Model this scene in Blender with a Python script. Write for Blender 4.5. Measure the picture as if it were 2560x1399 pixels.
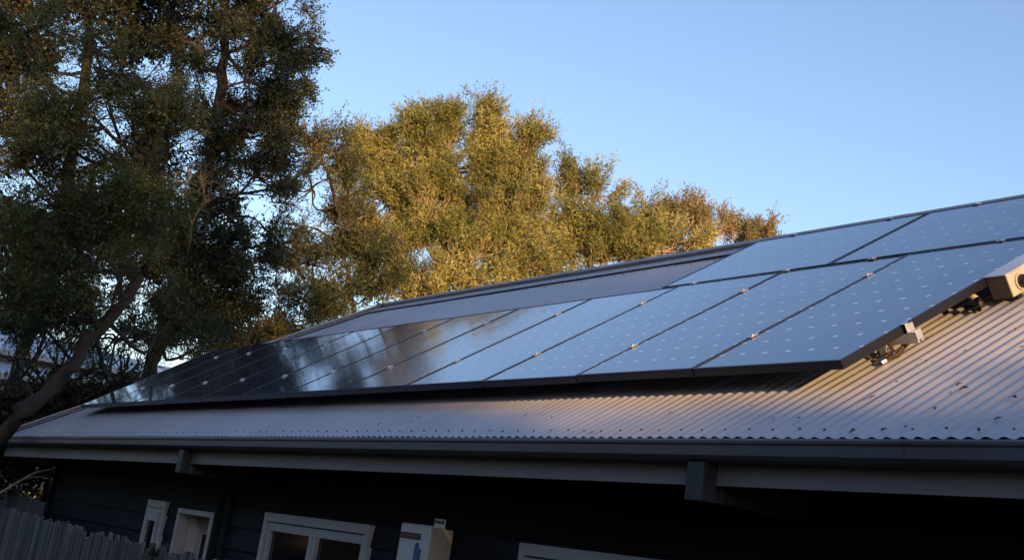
import bpy, math, random
import numpy as np
from mathutils import Vector, Matrix
R = math.radians
for o in list(bpy.data.objects): bpy.data.objects.remove(o)
SC = bpy.context.scene
COL = SC.collection
random.seed(5)

# ------------------------------------------------------------ camera
F, CX, CY = 3592.6, 1280.0, -25.97          # focal length and principal point in photo pixels
YAW, PITCH, ROLL = R(62.3206), R(21.6831), R(8.7042)
CAM = np.array([4.606, -4.202, 1.7136])
fw = np.array([-math.sin(YAW)*math.cos(PITCH), math.cos(YAW)*math.cos(PITCH), math.sin(PITCH)])
r0 = np.array([math.cos(YAW), math.sin(YAW), 0.0]); u0 = np.cross(r0, fw)
cr = math.cos(ROLL)*r0 + math.sin(ROLL)*u0
cu = -math.sin(ROLL)*r0 + math.cos(ROLL)*u0
cam_d = bpy.data.cameras.new('camera'); cam = bpy.data.objects.new('camera', cam_d); COL.objects.link(cam)
M = Matrix(((cr[0], cu[0], -fw[0], CAM[0]), (cr[1], cu[1], -fw[1], CAM[1]), (cr[2], cu[2], -fw[2], CAM[2]), (0, 0, 0, 1)))
cam.matrix_world = M
cam_d.sensor_width = 36; cam_d.lens = F/2560*36
cam_d.shift_y = (CY-699.5)/2560
cam_d.clip_end = 4000; cam_d.clip_start = .05
SC.camera = cam

# ------------------------------------------------------------ sky and sun
SUN_EL, SUN_AZ = 10.0, 10.0                  # sun stands low behind the viewer, toward +X and a little -Y
sd = Vector((math.cos(R(SUN_AZ))*math.cos(R(SUN_EL)), -math.sin(R(SUN_AZ))*math.cos(R(SUN_EL)), math.sin(R(SUN_EL))))
W = bpy.data.worlds.new('World'); SC.world = W; W.use_nodes = True
nt = W.node_tree; bg = nt.nodes['Background']
sky = nt.nodes.new('ShaderNodeTexSky'); sky.sky_type = 'NISHITA'; sky.sun_disc = False
sky.sun_elevation = R(SUN_EL); sky.sun_rotation = math.atan2(sd.x, sd.y)
sky.air_density = 1.0; sky.dust_density = .6; sky.ozone_density = 2.0
wbn = nt.nodes.new('ShaderNodeMix'); wbn.data_type = 'RGBA'; wbn.blend_type = 'MULTIPLY'; wbn.inputs[0].default_value = 1
wbn.inputs[7].default_value = (1.04, .965, 1.04, 1)             # slightly violet evening sky
nt.links.new(sky.outputs[0], wbn.inputs[6]); nt.links.new(wbn.outputs[2], bg.inputs[0]); bg.inputs[1].default_value = .15
sl = bpy.data.lights.new('sun', 'SUN'); sl.energy = 5.0; sl.angle = R(.55); sl.color = (1, .58, .23)
so = bpy.data.objects.new('sun', sl); COL.objects.link(so)
so.rotation_euler = sd.to_track_quat('Z', 'Y').to_euler()
SC.view_settings.view_transform = 'Standard'; SC.view_settings.look = 'None'
SC.view_settings.exposure = 0.72; SC.view_settings.gamma = 1

# ------------------------------------------------------------ helpers
def ray(px, py):
    d = fw + cr*(px-CX)/F - cu*(py-CY)/F
    return d/np.linalg.norm(d)
def at(px, py, dist):
    """point seen at a photo pixel, at a horizontal distance in metres"""
    d = ray(px, py); return CAM + d*dist/math.hypot(d[0], d[1])
def tag(o, label=None, cat=None, group=None, kind=None):
    if label: o['label'] = label
    if cat: o['category'] = cat
    if group: o['group'] = group
    if kind: o['kind'] = kind
    return o
def empty(name, loc=(0, 0, 0), rz=0):
    o = bpy.data.objects.new(name, None); COL.objects.link(o); o.location = loc; o.rotation_euler = (0, 0, rz)
    o.empty_display_size = .1
    return o
class MB:
    def __init__(s): s.v = []; s.f = []
    def quad(s, a, b, c, d):
        n = len(s.v); s.v += [tuple(a), tuple(b), tuple(c), tuple(d)]; s.f.append((n, n+1, n+2, n+3))
    def hexa(s, p):
        """p: 8 points, 0-3 one face, 4-7 the opposite"""
        n = len(s.v); s.v += [tuple(q) for q in p]
        for f in ((0, 3, 2, 1), (4, 5, 6, 7), (0, 1, 5, 4), (1, 2, 6, 5), (2, 3, 7, 6), (3, 0, 4, 7)):
            s.f.append(tuple(n+i for i in f))
    def box(s, x0, x1, y0, y1, z0, z1, fn=None):
        x0, x1 = min(x0, x1), max(x0, x1); y0, y1 = min(y0, y1), max(y0, y1); z0, z1 = min(z0, z1), max(z0, z1)
        p = [(x0, y0, z0), (x1, y0, z0), (x1, y1, z0), (x0, y1, z0), (x0, y0, z1), (x1, y0, z1), (x1, y1, z1), (x0, y1, z1)]
        if fn: p = [fn(*q) for q in p]
        s.hexa(p)
    def tube(s, pts, rad, n=6, cap=True):
        pts = [Vector(p) for p in pts]; base = len(s.v)
        if not hasattr(rad, '__len__'): rad = [rad]*len(pts)
        ref = Vector((0.13, .31, .94)).normalized()
        for i, p in enumerate(pts):
            d = (pts[min(i+1, len(pts)-1)]-pts[max(i-1, 0)])
            if d.length < 1e-6: d = Vector((0, 0, 1))
            d.normalize(); a = d.cross(ref)
            if a.length < .05: a = d.cross(Vector((1, 0, 0)))
            a.normalize(); b = d.cross(a)
            for k in range(n):
                t = 2*math.pi*k/n; s.v.append(tuple(p+(a*math.cos(t)+b*math.sin(t))*rad[i]))
        for i in range(len(pts)-1):
            for k in range(n):
                q = base+i*n; k2 = (k+1) % n
                s.f.append((q+k, q+k2, q+n+k2, q+n+k))
        if cap:
            s.f.append(tuple(base+k for k in range(n))[::-1]); s.f.append(tuple(base+(len(pts)-1)*n+k for k in range(n)))
    def sweep(s, prof, path, closed=False):
        """prof: list of (dy,dz); path: list of (x,y,z): extrusion roughly along X"""
        n = len(prof); base = len(s.v)
        for (x, y, z) in path:
            for (a, b) in prof: s.v.append((x, y+a, z+b))
        m = n if closed else n-1
        for i in range(len(path)-1):
            for k in range(m):
                q = base+i*n; k2 = (k+1) % n
                s.f.append((q+k, q+n+k, q+n+k2, q+k2))
        if closed:
            s.f.append(tuple(base+k for k in range(n))); s.f.append(tuple(base+(len(path)-1)*n+k for k in range(n))[::-1])
    def build(s, name, mat, parent=None, smooth=False, bevel=0):
        me = bpy.data.meshes.new(name); me.from_pydata(s.v, [], s.f); me.materials.append(mat)
        if smooth: me.polygons.foreach_set('use_smooth', [True]*len(me.polygons))
        me.update()
        o = bpy.data.objects.new(name, me); COL.objects.link(o)
        if parent: o.parent = parent; o.matrix_parent_inverse = Matrix.Identity(4)
        if bevel:
            b = o.modifiers.new('bevel', 'BEVEL'); b.width = bevel; b.segments = 2; b.limit_method = 'ANGLE'
        return o

# ------------------------------------------------------------ materials
def mat(name, base, rough=.6, metal=0, noise=0, nscale=6, bump=0, bscale=40, coat=0, spec=.5, base2=None, stretch=None, coat_rough=.05):
    m = bpy.data.materials.new(name); m.use_nodes = True; t = m.node_tree; b = t.nodes['Principled BSDF']
    b.inputs['Base Color'].default_value = (*base, 1); b.inputs['Roughness'].default_value = rough
    b.inputs['Metallic'].default_value = metal; b.inputs['Specular IOR Level'].default_value = spec
    b.inputs['Coat Weight'].default_value = coat; b.inputs['Coat Roughness'].default_value = coat_rough
    tc = t.nodes.new('ShaderNodeTexCoord'); mp = t.nodes.new('ShaderNodeMapping')
    t.links.new(tc.outputs['Object'], mp.inputs[0])
    if stretch: mp.inputs['Scale'].default_value = stretch
    if noise or base2:
        n = t.nodes.new('ShaderNodeTexNoise'); n.inputs['Scale'].default_value = nscale; n.inputs['Detail'].default_value = 6
        n.inputs['Roughness'].default_value = .65
        t.links.new(mp.outputs[0], n.inputs[0])
        r = t.nodes.new('ShaderNodeValToRGB'); r.color_ramp.elements[0].position = .32; r.color_ramp.elements[1].position = .7
        c2 = base2 or tuple(max(0, c*(1-noise)) for c in base); c1 = base if base2 else tuple(min(1, c*(1+noise)) for c in base)
        r.color_ramp.elements[0].color = (*c2, 1); r.color_ramp.elements[1].color = (*c1, 1)
        t.links.new(n.outputs[0], r.inputs[0]); t.links.new(r.outputs[0], b.inputs['Base Color'])
    if bump:
        n2 = t.nodes.new('ShaderNodeTexNoise'); n2.inputs['Scale'].default_value = bscale; n2.inputs['Detail'].default_value = 4
        t.links.new(mp.outputs[0], n2.inputs[0])
        bp = t.nodes.new('ShaderNodeBump'); bp.inputs['Strength'].default_value = bump; bp.inputs['Distance'].default_value = .02
        t.links.new(n2.outputs[0], bp.inputs['Height']); t.links.new(bp.outputs[0], b.inputs['Normal'])
    return m
M_roof = mat('grey_roof_steel', (.45, .45, .485), .36, coat=.35, metal=0, noise=.10, nscale=1.3, bump=.04, bscale=9, spec=.75, coat_rough=.25, stretch=(1, .35, .35))
M_cap = mat('grey_ridge_steel', (.40, .38, .38), .38, 0, .10, 3, spec=.7)
M_gutter = mat('grey_gutter_steel', (.11, .115, .125), .45, 0, .32, 1.6, .05, 6, stretch=(.4, 1, 1))
M_fascia = mat('taupe_fascia_paint', (.25, .235, .23), .6, 0, .16, 2.5, .1, 14, stretch=(.3, 1, 3))
M_rafter = mat('dark_rafter_paint', (.032, .035, .042), .6, 0, .35, 7, .2, 20, stretch=(4, 4, 1))
M_wall = mat('charcoal_weatherboard_paint', (.014, .018, .028), .75, 0, .3, 3, .2, 14, stretch=(.4, 1, 2), spec=.15)
M_soffit = mat('dark_soffit_paint', (.02, .021, .024), .8, 0, .2, 3)
M_white = mat('white_window_paint', (.52, .54, .57), .45, 0, .06, 5)
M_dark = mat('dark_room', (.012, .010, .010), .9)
M_reveal = mat('pale_reveal_paint', (.62, .60, .60), .5, 0, .06, 5)
M_curtain = mat('dim_red_brown_room', (.05, .022, .016), .9, 0, .4, 2)
def glass_mat(name, tint=(.015, .017, .02)):
    m = mat(name, tint, .06, spec=.3); return m
M_glass = glass_mat('dark_window_glass')
M_heater = mat('white_heater_enamel', (.68, .71, .74), .35, 0, .04, 5)
M_heater_side = mat('cream_heater_enamel', (.55, .50, .42), .45, 0, .10, 4)
M_black = mat('black_plastic', (.012, .012, .014), .45)
M_blue = mat('blue_sticker_print', (.05, .10, .34), .5)
M_lilac = mat('lilac_sticker_print', (.46, .40, .50), .5)
M_alu = mat('weathered_aluminium', (.62, .66, .70), .42, .75, .12, 30)
M_frame = mat('black_panel_frame', (.018, .020, .028), .35, .35)
M_lid = mat('pale_glossy_lid', (.50, .52, .55), .22, 0, .05, 12, coat=.6)
M_box = mat('cream_isolator_plastic', (.62, .56, .42), .5, 0, .06, 12)
M_boxdark = mat('dark_fittings_and_box_shade', (.12, .09, .07), .7, 0, .2, 25)  # dark fittings, and the painted shade on the isolator box's unlit face
M_debris = mat('dead_leaf_brown', (.055, .035, .022), .8, 0, .3, 40)
M_palings = mat('weathered_grey_palings', (.21, .205, .19), .9, 0, base2=(.035, .035, .035), nscale=3.2, bump=.5, bscale=16, stretch=(9, 9, .5))
M_palings2 = mat('dark_weathered_palings', (.085, .085, .09), .85, 0, base2=(.03, .03, .036), nscale=5, bump=.5, bscale=16, stretch=(7, 7, .8))
M_bark = mat('dark_brown_bark', (.045, .032, .024), .9, 0, base2=(.018, .013, .011), nscale=5, bump=.8, bscale=14, stretch=(2, 2, .6))
M_bark_pale = mat('pale_grey_bark', (.33, .26, .19), .85, 0, base2=(.13, .10, .075), nscale=6, bump=.5, bscale=18)
M_bark_gold = mat('tan_papery_bark', (.42, .28, .18), .85, 0, base2=(.20, .13, .08), nscale=7, bump=.5, bscale=18)
M_twig = mat('dry_tan_twigs', (.25, .19, .11), .9, 0, base2=(.08, .06, .04), nscale=9)
M_ground = mat('dry_lawn', (.07, .075, .035), .95, 0, base2=(.035, .03, .02), nscale=2, bump=.6, bscale=30)
M_nroof = mat('pale_neighbour_roof', (.46, .49, .53), .45, 0, .06, 2)
M_bwall = mat('sky_blocker_brick', (.10, .06, .045), .85, 0, .3, 6)
M_broof = mat('sky_blocker_tiles', (.06, .05, .048), .8, 0, .3, 4)
M_nwall = mat('beige_neighbour_wall', (.34, .30, .26), .8, 0, .1, 3)

def island_vary(m, lo, hi):
    """each board a little lighter or darker than its neighbours"""
    t = m.node_tree; b = t.nodes['Principled BSDF']; l = b.inputs['Base Color'].links[0]; src = l.from_socket
    g = t.nodes.new('ShaderNodeNewGeometry'); mr = t.nodes.new('ShaderNodeMapRange'); mr.inputs[3].default_value = lo; mr.inputs[4].default_value = hi
    t.links.new(g.outputs['Random Per Island'], mr.inputs[0])
    mx = t.nodes.new('ShaderNodeMix'); mx.data_type = 'RGBA'; mx.blend_type = 'MULTIPLY'; mx.inputs[0].default_value = 1
    t.links.new(src, mx.inputs[6]); t.links.new(mr.outputs[0], mx.inputs[7]); t.links.new(mx.outputs[2], b.inputs['Base Color'])
island_vary(M_palings, .45, 1.35); island_vary(M_palings2, .5, 1.3); island_vary(M_wall, .75, 1.2)
def panel_mat():
    m = bpy.data.materials.new('solar_glass'); m.use_nodes = True; t = m.node_tree; b = t.nodes['Principled BSDF']
    N = t.nodes.new; L = t.links.new
    tc = N('ShaderNodeTexCoord'); sx = N('ShaderNodeSeparateXYZ'); L(tc.outputs['UV'], sx.inputs[0])
    def mth(op, a, bb=None, c=None):
        n = N('ShaderNodeMath'); n.operation = op
        for i, v in enumerate((a, bb, c)):
            if v is None: continue
            if isinstance(v, (int, float)): n.inputs[i].default_value = v
            else: L(v, n.inputs[i])
        return n.outputs[0]
    # UV is in metres: cells on a .158 m pitch, a pale diamond where four corners meet
    P = .158
    fx = mth('ABSOLUTE', mth('SUBTRACT', mth('FRACT', mth('ADD', mth('DIVIDE', sx.outputs[0], P), .5)), .5))
    fy = mth('ABSOLUTE', mth('SUBTRACT', mth('FRACT', mth('ADD', mth('DIVIDE', sx.outputs[1], P), .5)), .5))
    d = mth('ADD', mth('MULTIPLY', fx, P/.021), mth('MULTIPLY', fy, P/.0115))
    dia = mth('LESS_THAN', d, 1.0)
    gap = mth('LESS_THAN', mth('MINIMUM', fx, fy), .0075)
    mx = N('ShaderNodeMix'); mx.data_type = 'RGBA'; mx.inputs[6].default_value = (.022, .036, .085, 1); mx.inputs[7].default_value = (.028, .042, .085, 1)
    L(gap, mx.inputs[0])
    mx2 = N('ShaderNodeMix'); mx2.data_type = 'RGBA'; L(mx.outputs[2], mx2.inputs[6]); mx2.inputs[7].default_value = (.58, .63, .70, 1)
    L(dia, mx2.inputs[0])
    dn = N('ShaderNodeTexNoise'); dn.inputs['Scale'].default_value = 1.7; dn.inputs['Detail'].default_value = 7; dn.inputs['Roughness'].default_value = .7; L(tc.outputs['Object'], dn.inputs[0])
    dr = N('ShaderNodeMapRange'); dr.inputs[1].default_value = .45; dr.inputs[2].default_value = .8; dr.inputs[3].default_value = 0; dr.inputs[4].default_value = .16; L(dn.outputs[0], dr.inputs[0])
    mx3 = N('ShaderNodeMix'); mx3.data_type = 'RGBA'; L(dr.outputs[0], mx3.inputs[0]); L(mx2.outputs[2], mx3.inputs[6]); mx3.inputs[7].default_value = (.30, .29, .27, 1); L(mx3.outputs[2], b.inputs['Base Color'])
    b.inputs['Roughness'].default_value = .14
    b.inputs['Coat Weight'].default_value = .8; b.inputs['Coat Roughness'].default_value = .06; b.inputs['Coat IOR'].default_value = 1.36
    b.inputs['Specular IOR Level'].default_value = .5
    n = N('ShaderNodeTexNoise'); n.inputs['Scale'].default_value = 3.2; n.inputs['Detail'].default_value = 2; L(tc.outputs['Object'], n.inputs[0])
    n2 = N('ShaderNodeTexNoise'); n2.inputs['Scale'].default_value = 180; n2.inputs['Detail'].default_value = 1; L(tc.outputs['Object'], n2.inputs[0])
    bp = N('ShaderNodeBump'); bp.inputs['Strength'].default_value = .10; bp.inputs['Distance'].default_value = .01; L(n.outputs[0], bp.inputs['Height'])
    bp2 = N('ShaderNodeBump'); bp2.inputs['Strength'].default_value = .03; bp2.inputs['Distance'].default_value = .001; L(n2.outputs[0], bp2.inputs['Height']); L(bp.outputs[0], bp2.inputs['Normal'])
    L(bp2.outputs[0], b.inputs['Normal']); L(bp.outputs[0], b.inputs['Coat Normal'])
    return m
M_panel = panel_mat()

def leaf_mat(name, c1, c2, c3, nscale=.8, trans=.3, rough=.5):
    m = bpy.data.materials.new(name); m.use_nodes = True; t = m.node_tree; b = t.nodes['Principled BSDF']
    N = t.nodes.new; L = t.links.new
    g = N('ShaderNodeNewGeometry'); rp_ = N('ShaderNodeValToRGB'); e = rp_.color_ramp.elements
    e[0].position = 0; e[0].color = (*c1, 1); e[1].position = 1; e[1].color = (*c3, 1); k = e.new(.55); k.color = (*c2, 1)
    tc = N('ShaderNodeTexCoord'); n = N('ShaderNodeTexNoise'); n.inputs['Scale'].default_value = nscale; n.inputs['Detail'].default_value = 3
    L(tc.outputs['Object'], n.inputs[0])
    a = N('ShaderNodeMath'); a.operation = 'MULTIPLY_ADD'; L(n.outputs[0], a.inputs[0]); a.inputs[1].default_value = 2.6; a.inputs[2].default_value = -1.3
    s = N('ShaderNodeMath'); s.operation = 'MULTIPLY_ADD'; L(g.outputs['Random Per Island'], s.inputs[0]); s.inputs[1].default_value = .5; s.inputs[2].default_value = .25
    ad = N('ShaderNodeMath'); ad.operation = 'ADD'; ad.use_clamp = True; L(a.outputs[0], ad.inputs[0]); L(s.outputs[0], ad.inputs[1])
    L(ad.outputs[0], rp_.inputs[0]); L(rp_.outputs[0], b.inputs['Base Color'])
    b.inputs['Roughness'].default_value = rough; b.inputs['Specular IOR Level'].default_value = .35
    tr = N('ShaderNodeBsdfTranslucent'); L(rp_.outputs[0], tr.inputs[0])
    mx = N('ShaderNodeMixShader'); mx.inputs[0].default_value = trans
    L(b.outputs[0], mx.inputs[1]); L(tr.outputs[0], mx.inputs[2]); L(mx.outputs[0], t.nodes['Material Output'].inputs[0])
    return m
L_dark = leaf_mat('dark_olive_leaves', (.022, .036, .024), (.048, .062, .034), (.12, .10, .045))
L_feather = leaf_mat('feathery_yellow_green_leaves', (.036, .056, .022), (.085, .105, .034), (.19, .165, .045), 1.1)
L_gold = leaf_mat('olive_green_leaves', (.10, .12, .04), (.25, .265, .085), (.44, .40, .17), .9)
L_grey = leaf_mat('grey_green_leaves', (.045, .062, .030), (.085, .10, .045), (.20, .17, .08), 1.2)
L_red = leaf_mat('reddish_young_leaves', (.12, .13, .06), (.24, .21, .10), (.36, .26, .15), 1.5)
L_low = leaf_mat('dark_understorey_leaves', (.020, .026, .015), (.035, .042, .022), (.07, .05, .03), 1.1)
L_yell = leaf_mat('yellowing_leaves', (.12, .10, .03), (.24, .18, .04), (.34, .24, .05), 1.5)

# ------------------------------------------------------------ ground
g = MB(); n = 40
for i in range(n):
    for j in range(n):
        pass
g.quad((-900, -900, 0), (900, -900, 0), (900, 900, 0), (-900, 900, 0))
go = g.build('ground', M_ground); tag(go, kind='structure')

# ------------------------------------------------------------ roof frame of reference
TH = R(32.2917); CT, ST = math.cos(TH), math.sin(TH)
def rp(s, t, h):
    """s metres leftward along the eave, t metres up the slope, h metres off the plane of the panel glass"""
    return (-s, t*CT-h*ST, t*ST+h*CT+2.7)
HR = -.130                                                    # roof crests lie here
def t_eave(s): return -.470-(s+1.2)*.055/14.2
T_RIDGE = 2.985; XL, XA, XR = -13.78, -10.25, 7.6               # left corner, apex of the hip, right gable
YR, ZR = rp(0, T_RIDGE, HR)[1:]
YE, ZE = rp(0, t_eave(13.45), HR)[1:]
house = empty('house', (-3, 2.6, 0)); HL = Vector((-3, 2.6, 0))
tag(house, 'dark weatherboard house with grey corrugated steel roof carrying the solar panels', 'house')
class HB(MB):
    def build(s, name, mat, parent=None, **k):
        if parent is house: s.v = [(a-HL.x, b-HL.y, c-HL.z) for a, b, c in s.v]
        return MB.build(s, name, mat, parent, **k)
def ht(x):                                                     # upper end of the roof sheet at x (ridge or hip)
    if x >= XA: return T_RIDGE
    return t_eave(13.45)+(x-XL)/(XA-XL)*(T_RIDGE-t_eave(13.45))
PITCH_C, AMP, SUB = .0762, .0050, 8
rf = HB()
def corrugated(back=False):
    nx = int((XR-XL)/PITCH_C*SUB); prev = None
    for i in range(nx+1):
        x = XL+i*PITCH_C/SUB
        c = AMP*(math.cos(2*math.pi*i/SUB)-1)
        lap = .0016 if int((x-XL)/.762) % 2 else 0
        t0, t1 = t_eave(-x), max(ht(x), t_eave(-x)+.002)
        cols = []
        for j in range(9):
            t = t0+(t1-t0)*j/8
            p = rp(-x, t, HR+c+lap)
            if back: p = (p[0], 2*YR-p[1], p[2])
            rf.v.append(p); cols.append(len(rf.v)-1)
        if prev:
            for j in range(8):
                f = (prev[j], cols[j], cols[j+1], prev[j+1]); rf.f.append(f if not back else f[::-1])
        prev = cols
corrugated(); corrugated(True)
# end hip: corrugated across Y
def hip_end():
    prev = None; ny = int((2*YR-2*YE)/PITCH_C*SUB)
    for i in range(ny+1):
        y = YE+i*PITCH_C/SUB; k = min(1, max(0, (y-YE)/(YR-YE), )) if y <= YR else max(0, (2*YR-YE-y)/(YR-YE))
        c = AMP*(math.cos(2*math.pi*i/SUB)-1); cols = []
        for j in range(2):
            q = k*j; rf.v.append((XL+(XA-XL)*q, y, ZE+(ZR-ZE)*q+c)); cols.append(len(rf.v)-1)
        if prev: rf.f.append((prev[0], prev[1], cols[1], cols[0]))
        prev = cols
hip_end()
roof_top_count = len(rf.v)
# screws with washers and their dirt tails on every second crest near the eave, and a batten row higher up
def screw(s, t, r=.0075):
    r *= random.uniform(.6, .95); t += random.uniform(-.008, .008)
    k = 6; b = len(rf.v)
    for lv, rr in ((0, r), (.006, r*.8)):
        for q in range(k):
            a = 2*math.pi*q/k; rf.v.append(rp(s+rr*math.cos(a), t+rr*math.sin(a), HR+lv+.0005))
    for q in range(k): rf.f.append((b+q, b+(q+1) % k, b+k+(q+1) % k, b+k+q))
    rf.f.append(tuple(b+k+q for q in range(k)))
i = 0; x = XL
while x < 3:
    x = XL+i*PITCH_C*2
    if ht(x) > t_eave(-x)+.12: screw(-x, t_eave(-x)+.065)
    if ht(x) > 2.95 and i % 2 == 0: screw(-x, T_RIDGE-.25)
    if i % 3 == 0 and x > -2: screw(-x, .62); 
    i += 1
roof = rf.build('roof', M_roof, house, smooth=True)
roof.data.materials.append(M_boxdark)                            # screw heads and washers are dark
for p_ in roof.data.polygons:
    if p_.vertices[0] >= roof_top_count: p_.material_index = 1; p_.use_smooth = False
# turned-down underside (sarking) so the roof is closed from below
us = HB(); o_ = .03
for back in (0, 1):
    def bk(p): return (p[0], 2*YR-p[1], p[2]) if back else p
    a = [rp(13.40, t_eave(13)+.02, HR-o_), rp(-XR, t_eave(-XR)+.02, HR-o_), rp(-XR, T_RIDGE, HR-o_), rp(-XA, T_RIDGE, HR-o_)]
    us.quad(*[bk(p) for p in a])
us.f.append((len(us.v), len(us.v)+1, len(us.v)+2)); us.v += [(XL+.05, YE, ZE-.03), (XL+.05, 2*YR-YE, ZE-.03), (XA, YR, ZR-.035)]
us.build('roof_underside', M_soffit, house)
# ridge capping: rolled top with two wings, plus hip cappings
def capping(a, b, wing_l, wing_r, name):
    a, b = Vector(a), Vector(b); d = (b-a).normalized(); m = HB(); n_ = 10
    prof = []
    up = Vector((0, 0, 1))
    rl = [(.028*math.cos(t), .028*math.sin(t)+.012) for t in [math.pi*(1-q/n_) for q in range(n_+1)]]
    def place(P, o): return P+o
    side = d.cross(up).normalized(); upn = side.cross(d).normalized()
    pts = [wing_l*.185+upn*.004, wing_l*.17+upn*.012]+[side*-x_+upn*z_ for x_, z_ in rl] + [wing_r*.17+upn*.012, wing_r*.185+upn*.004]
    nseg = max(1, int((b-a).length/1.9))
    for k in range(nseg):
        A = a+(b-a)*k/nseg; B = a+(b-a)*min(1, (k+1)/nseg+.004); lift = upn*(.0015*(k % 2))
        base = len(m.v)
        for P in (A, B):
            for q in pts: m.v.append(tuple(P+q+lift))
        for j in range(len(pts)-1): m.f.append((base+j, base+j+1, base+len(pts)+j+1, base+len(pts)+j))
    return m.build(name, M_cap, house, smooth=False)
apex = Vector((XA, YR, ZR)); cornF = Vector((XL, YE, ZE)); cornB = Vector((XL, 2*YR-YE, ZE))
vf = Vector((0, -CT, -ST)); vb = Vector((0, CT, -ST)); vl = (cornF+cornB-2*apex).normalized()
capping(apex+Vector((-.02, 0, .012)), Vector((XR, YR, ZR+.012)), vb, vf, 'ridge_cap')
dh = (cornF-apex).normalized()
wf = (Vector((1, 0, 0))-dh*dh.x).normalized(); wl = (Vector((0, 1, 0))-dh*dh.y).normalized()
capping(cornF+Vector((0, 0, .012)), apex+Vector((0, 0, .012)), wl*.62, wf*.62, 'hip_cap')
dh2 = (cornB-apex).normalized(); wb = (Vector((1, 0, 0))-dh2*dh2.x).normalized(); wl2 = (Vector((0, -1, 0))-dh2*dh2.y).normalized()
capping(cornB+Vector((0, 0, .012)), apex+Vector((0, 0, .012)), wb*.62, wl2*.62, 'hip_cap')

# gutter (quad profile) along the front, following the eave; returns round the left end and the back
def gz(x): return rp(-x, t_eave(-x), HR)[2]-.016               # underside of the sheet edge
def gy(x): return rp(-x, t_eave(-x), HR)[1]
GP = [(.095, .010), (.095, -.058), (.082, -.072), (.045, -.082), (.012, -.072), (-.002, -.058), (-.006, -.020), (-.013, -.012), (-.014, -.002), (-.008, .006), (0, .004), (.004, -.006), (.0085, -.055), (.02, -.064), (.045, -.072), (.078, -.064), (.089, -.05), (.089, .010)]
g1 = HB()
cuts = [XL-.16, -9.6, -5.2, -1.85, -.42, .78, 4.2, XR+.05]
for a, b in zip(cuts[:-1], cuts[1:]):
    pa, pb = [(x, gy(x)-.085, gz(x)-.012) for x in (a, b+.02)]
    g1.sweep(GP, [pa, pb], closed=True)
    g1.sweep([(y-.0018, z) if y < .02 else (y, z-.0018) for y, z in GP[2:11]], [(b-.045, gy(b)-.085, gz(b)-.012), (b+.02, gy(b)-.085, gz(b)-.012)])
g1.build('gutter', M_gutter, house)
g2 = HB()
g2.box(XL-.16, XL-.06, YE-.03, 2*YR-YE+.10, ZE-.10, ZE-.02); g2.box(XL-.16, XR, 2*YR-YE, 2*YR-YE+.1, ZE-.10, ZE-.02)
g2.build('gutter', M_gutter, house)
fa = HB()
def fasc(x): return (x, -.330, gz(x)-.012)
FZ = lambda x: 2.085+(x+13.6)*(.063/14.8)
xs = [XL+.10, -7.05, -6.945, -.435, -.325, XR]
yb = -.318
for a, b in ((XL+.10, XR),):
    p = [(a, yb-.012, FZ(a)), (b, yb-.012, FZ(b)), (b, yb+.012, FZ(b)), (a, yb+.012, FZ(a)), (a, yb-.012, gz(a)-.03), (b, yb-.012, gz(b)-.03), (b, yb+.012, gz(b)-.03), (a, yb+.012, gz(a)-.03)]
    fa.hexa(p)
fa.build('fascia', M_fascia, house)
fb = HB(); fb.box(XL+.09, XL+.115, yb-.010, 2*YR-yb, FZ(XL), ZE-.05); fb.box(XL+.12, XR, 2*YR-yb-.012, 2*YR-yb+.012, FZ(XL), ZE-.05)
fb.build('fascia', M_fascia, house)
# soffit, rafter tails
sf = HB(); sf.box(XL+.15, XR, yb+.02, .19, 2.30, 2.315); sf.box(XL+.15, -13.15, .19, 2*YR-.19, 2.30, 2.315); sf.box(XL+.15, XR, 2*YR-.19, 2*YR-yb-.02, 2.30, 2.315)
sf.build('soffit', M_soffit, house)
for x0, x1, zb in ((-7.06, -6.95, 2.035), (-.435, -.325, 2.073), (5.9, 6.01, 2.08)):
    r_ = HB(); r_.box(x0, x1, -.408, -.333, zb, gz(x0)-.096); r_.box(x0+.004, x1-.004, -.303, .19, zb+.004, 2.297)
    r_.build('rafter_tail', M_rafter, house, bevel=.003)

# ------------------------------------------------------------ walls with window openings
YW = .20
# openings: x0,x1,z0,z1
OP = [(-9.373, -8.84, .98, 1.826), (-8.46, -7.549, .62, 1.787), (-6.409, -4.538, .70, 1.842), (-2.616, -.35, .70, 1.848)]
wl_ = HB(); WXL = -13.1
BH = .165; z = 0.06; br_ = []
rows = []
while z < 2.29: rows.append((z, min(z+BH, 2.295))); z += BH
for (ra, rb) in rows:
    cutz = sorted({ra, rb} | {q for op in OP for q in (op[2], op[3]) if ra < q < rb})
    for c0, c1 in zip(cutz[:-1], cutz[1:]):
        segs = [(WXL, XR-.02)]
        for (a, b, c, d) in OP:
            if c <= c0+1e-4 and d >= c1-1e-4:
                ns = []
                for (p, q) in segs:
                    if b <= p or a >= q: ns.append((p, q)); continue
                    if a > p: ns.append((p, a))
                    if b < q: ns.append((b, q))
                segs = ns
        f0 = YW-.022+.018*(c0-ra)/(rb-ra); f1 = YW-.022+.018*(c1-ra)/(rb-ra)
        for (p, q) in segs:
            wl_.hexa([(p, f0, c0), (q, f0, c0), (q, YW+.03, c0), (p, YW+.03, c0), (p, f1, c1), (q, f1, c1), (q, YW+.03, c1), (p, YW+.03, c1)])
wl_.box(WXL-.02, WXL, YW-.025, 2*YR-YW, .05, 2.298)
wl_.box(WXL, XR-.02, 2*YR-YW-.03, 2*YR-YW, .05, 2.298)
wl_.box(XR-.06, XR-.025, YW+.04, 2*YR-YW-.04, .05, 2.298)
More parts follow.
